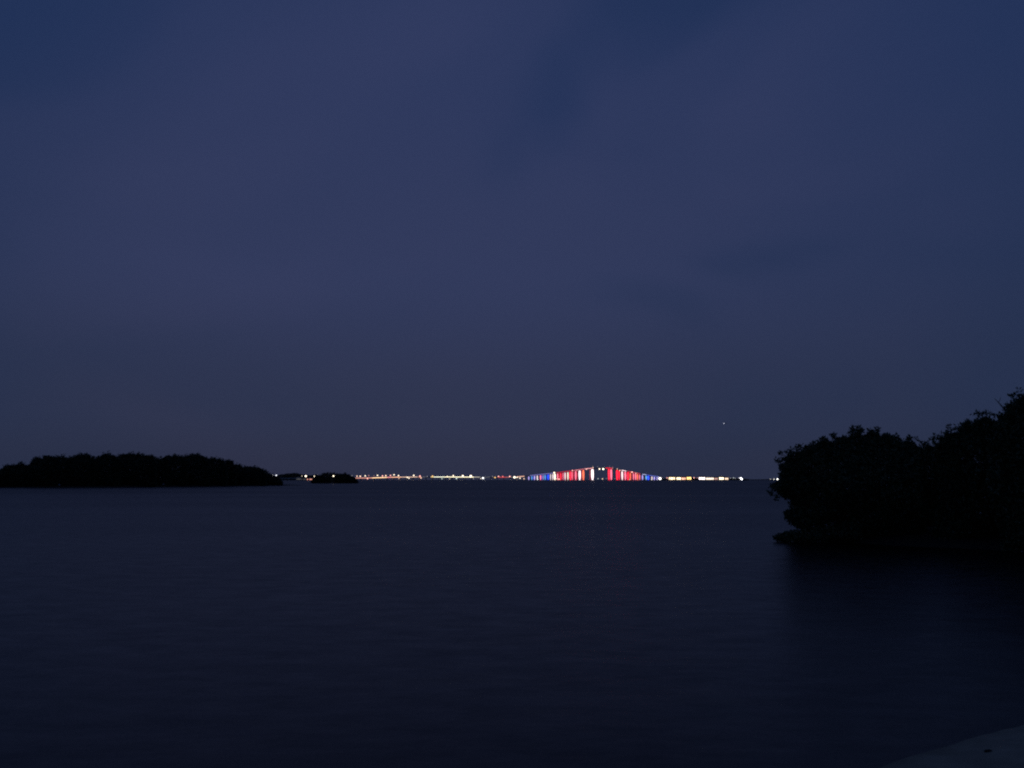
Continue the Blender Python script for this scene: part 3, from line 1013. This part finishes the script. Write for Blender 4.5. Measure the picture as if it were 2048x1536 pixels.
# ------------------------------------------------------------------ shore buildings
def house(px0, px1, py_top, col, s_, label, group, nwin=4, Y=YB + 10, base=.5, win=(.22, .62), flat=False):
    x0, x1 = at(px0, 958, Y)[0], at(px1, 958, Y)[0]
    wd = x1 - x0
    h = at(px0, py_top, Y)[2] - base
    root = empty('waterfront_house', ((x0 + x1) / 2, Y, base))
    d = 9.0
    MB().box(-wd / 2, wd / 2, -d / 2, d / 2, -1, h).build('wall', WALLM, root)
    if flat:
        MB().box(-wd / 2 - .3, wd / 2 + .3, -d / 2 - .4, d / 2 + .4, h + .003, h + .5).build('roof', ROOFM, root)
    else:
        rh = min(2.6, wd * .2)
        v = [(-wd / 2 - .5, -d / 2 - .5, h + .003), (wd / 2 + .5, -d / 2 - .5, h + .003), (wd / 2 + .5, d / 2 + .5, h + .003), (-wd / 2 - .5, d / 2 + .5, h + .003), (-wd / 2 + 1.2, 0, h + rh), (wd / 2 - 1.2, 0, h + rh)]
        mesh_obj('roof', v, [(3, 2, 1, 0), (0, 1, 5, 4), (2, 3, 4, 5), (1, 2, 5), (3, 0, 4)], ROOFM, root)
    ww = wd / nwin
    for k in range(nwin):
        cx = -wd / 2 + ww * (k + .5)
        fr = MB().box(cx - ww * .42, cx + ww * .42, -d / 2 - .10, -d / 2 - .003, h * win[0] - .1, h * (win[0] + win[1]) + .1).build('window', STEEL, root)
        MB().box(cx - ww * .37, cx + ww * .37, -d / 2 - .16, -d / 2 - .103, h * win[0], h * (win[0] + win[1])).build('pane', glow(col, round(s_ * .8, 2)), fr)
    tag(root, label, 'house', group)
    return root


GH = 'lit houses on the shore right of the bridge'
house(1337, 1350, 953.6, (1, .74, .42), 3.0, 'house with cream yellow windows, first on the shore right of the bridge', GH, 4)
house(1352.5, 1361.5, 953.9, (1, .82, .52), 3.4, 'house with cream windows, second on the shore right of the bridge', GH, 3)
house(1362.5, 1371, 954.2, (1, .46, .28), 2.2, 'house with orange windows, third on the shore right of the bridge', GH, 3)
house(1373, 1382, 953.2, (1, .66, .20), 3.6, 'house with golden windows, fourth on the shore right of the bridge', GH, 3)
house(1397, 1410, 953.6, (1, .84, .84), 3.6, 'house with white windows in the middle of the right shore', GH, 4)
house(1411.5, 1427, 954.6, (1, .84, .66), 2.6, 'long low house with one row of warm windows on the right shore', GH, 6, flat=True)
house(1428, 1435, 955, (1, .55, .44), .9, 'small house with dim reddish windows right of the long low one', GH, 2)
house(1437.5, 1447, 953.8, (1, .84, .60), 3.6, 'house with cream windows between the dim reddish house and the shore end', GH, 3)
house(1449, 1456, 954.8, (1, .72, .5), 2.2, 'small warm-lit house, last one towards the end of the right shore', GH, 3)
GS = 'lamps on the shore right of the bridge'
for px, py, c, s_, rr, lab in ((1334, 955.8, ROSE, 5, 2.0, 'rosy lamp at the left end of the right shore'), (1343.5, 957, CREAM, 10, 3.0, 'cream lamp before the first house right of the bridge'), (1359.5, 957.2, CREAM, 9, 2.6, 'cream lamp before the second house right of the bridge'),
                               (1366.5, 958.2, WARM, 6, 2.0, 'warm lamp low before the orange-lit house'), (1378.5, 955.2, AMB, 8, 2.6, 'amber lamp before the golden-lit house'), (1388, 955.6, ROSE, 6, 2.0, 'rosy lamp standing alone right of the golden-lit house'), (1394.5, 955.8, ROSE, .7, 1.7, 'faint rosy lamp left of the white-lit house'),
                               (1408, 957.2, COOL, 7, 2.4, 'white lamp low beside the white-lit house'), (1442, 956.8, CREAM, 9, 2.8, 'cream lamp before the second last house on the right shore'), (1461, 956, DIMW, .8, 1.8, 'faint grey lamp right of the last shore house'),
                               (1467, 955.8, (.7, .8, .78), 1.4, 2.1, 'dim greenish grey lamp near the right shore end'), (1470.5, 956.4, DIMW, 1.0, 1.6, 'faint lamp right beside the dim greenish grey one'), (1477.5, 956, DIMW, 1.0, 1.9, 'faint lamp touching the bright white one at the shore end'),
                               (1481.5, 956.4, COOL, 14, 3.0, 'upper one of the brightest white lamps at the right shore end'), (1483.5, 958.3, COOL, 14, 3.2, 'lower one of the brightest white lamps at the right shore end')):
    lamp('shore_lamp', px, py, .3, c, s_, rr, lab, GS, yo=-6)
for px, py, s_, rr, lab in ((1541, 958.2, 1.6, 2.6, 'dim far lamp, leftmost of three beside the near mangroves'), (1548, 958.5, 6, 2.8, 'far white lamp, middle of three beside the near mangroves'), (1555, 958.4, 16, 4.2, 'brightest far lamp, touching the mangrove leaves')):
    lamp('shore_lamp', px, py, .3, (1, .97, .88), s_, rr, lab, 'far lamps left of the mangroves', Y=5180, yo=-8)
GW = 'buildings on the shore left of the islet'
house(593, 602, 954.6, (.75, .75, .78), .16, 'pale grey gabled building on the shore left of the islet', GW, 3)  # dim pane glow added to stand in for pale walls lit by nearby lamps
house(602.5, 613, 956.8, (.7, .7, .72), .12, 'long low grey shed beside the pale gabled building', GW, 4, flat=True)  # pane glow added here too, in place of lamplight on the wall
house(614.5, 628, 957, (1, .40, .30), 1.5, 'low building with a rosy lit front left of the islet', GW, 6, flat=True)

# ------------------------------------------------------------------ the light in the sky
qa = at(1449, 847, 3200)
pl = empty('aeroplane', qa)
mb = MB()
mb.tube([(-9, 0, 0), (-7.5, 0, .1), (-2, 0, .15), (5, 0, .1), (8, 0, .5), (9.5, 0, .8)], [.25, .95, 1.15, 1.0, .5, .15], 10)
mb.build('fuselage', SIGNM, pl, True)
for s_ in (-1, 1):
    MB().add([(-2.0, s_ * .9, -.3), (1.2, s_ * .9, -.3), (2.6, s_ * 9, .5), (1.4, s_ * 9, .5), (-2.0, s_ * .9, -.05), (1.2, s_ * .9, -.05), (2.6, s_ * 9, .58), (1.4, s_ * 9, .58)],
             [(0, 1, 2, 3), (7, 6, 5, 4), (0, 4, 5, 1), (1, 5, 6, 2), (2, 6, 7, 3), (3, 7, 4, 0)]).build('wing', SIGNM, pl)
    MB().lathe([(.12, -.25), (.45, 0), (.12, .25)], 8, (-1.4, s_ * 2.0, -.35)).build('landing_light', glow((.85, .88, 1), 1.6), pl)
MB().add([(6.6, -.1, .5), (9.2, -.1, .8), (10.2, -.1, 3.4), (9.0, -.1, 3.4), (6.6, .1, .5), (9.2, .1, .8), (10.2, .1, 3.4), (9.0, .1, 3.4)],
         [(0, 1, 2, 3), (7, 6, 5, 4), (0, 4, 5, 1), (1, 5, 6, 2), (2, 6, 7, 3), (3, 7, 4, 0)]).build('tail_fin', SIGNM, pl)
MB().box(-4.6, 1.5, -1.28, -1.12, -.5, .7).build('cabin_lights', glow((.70, .74, .90), 2.4), pl)
tag(pl, 'tiny aeroplane showing as one faint light in the sky', 'aeroplane')
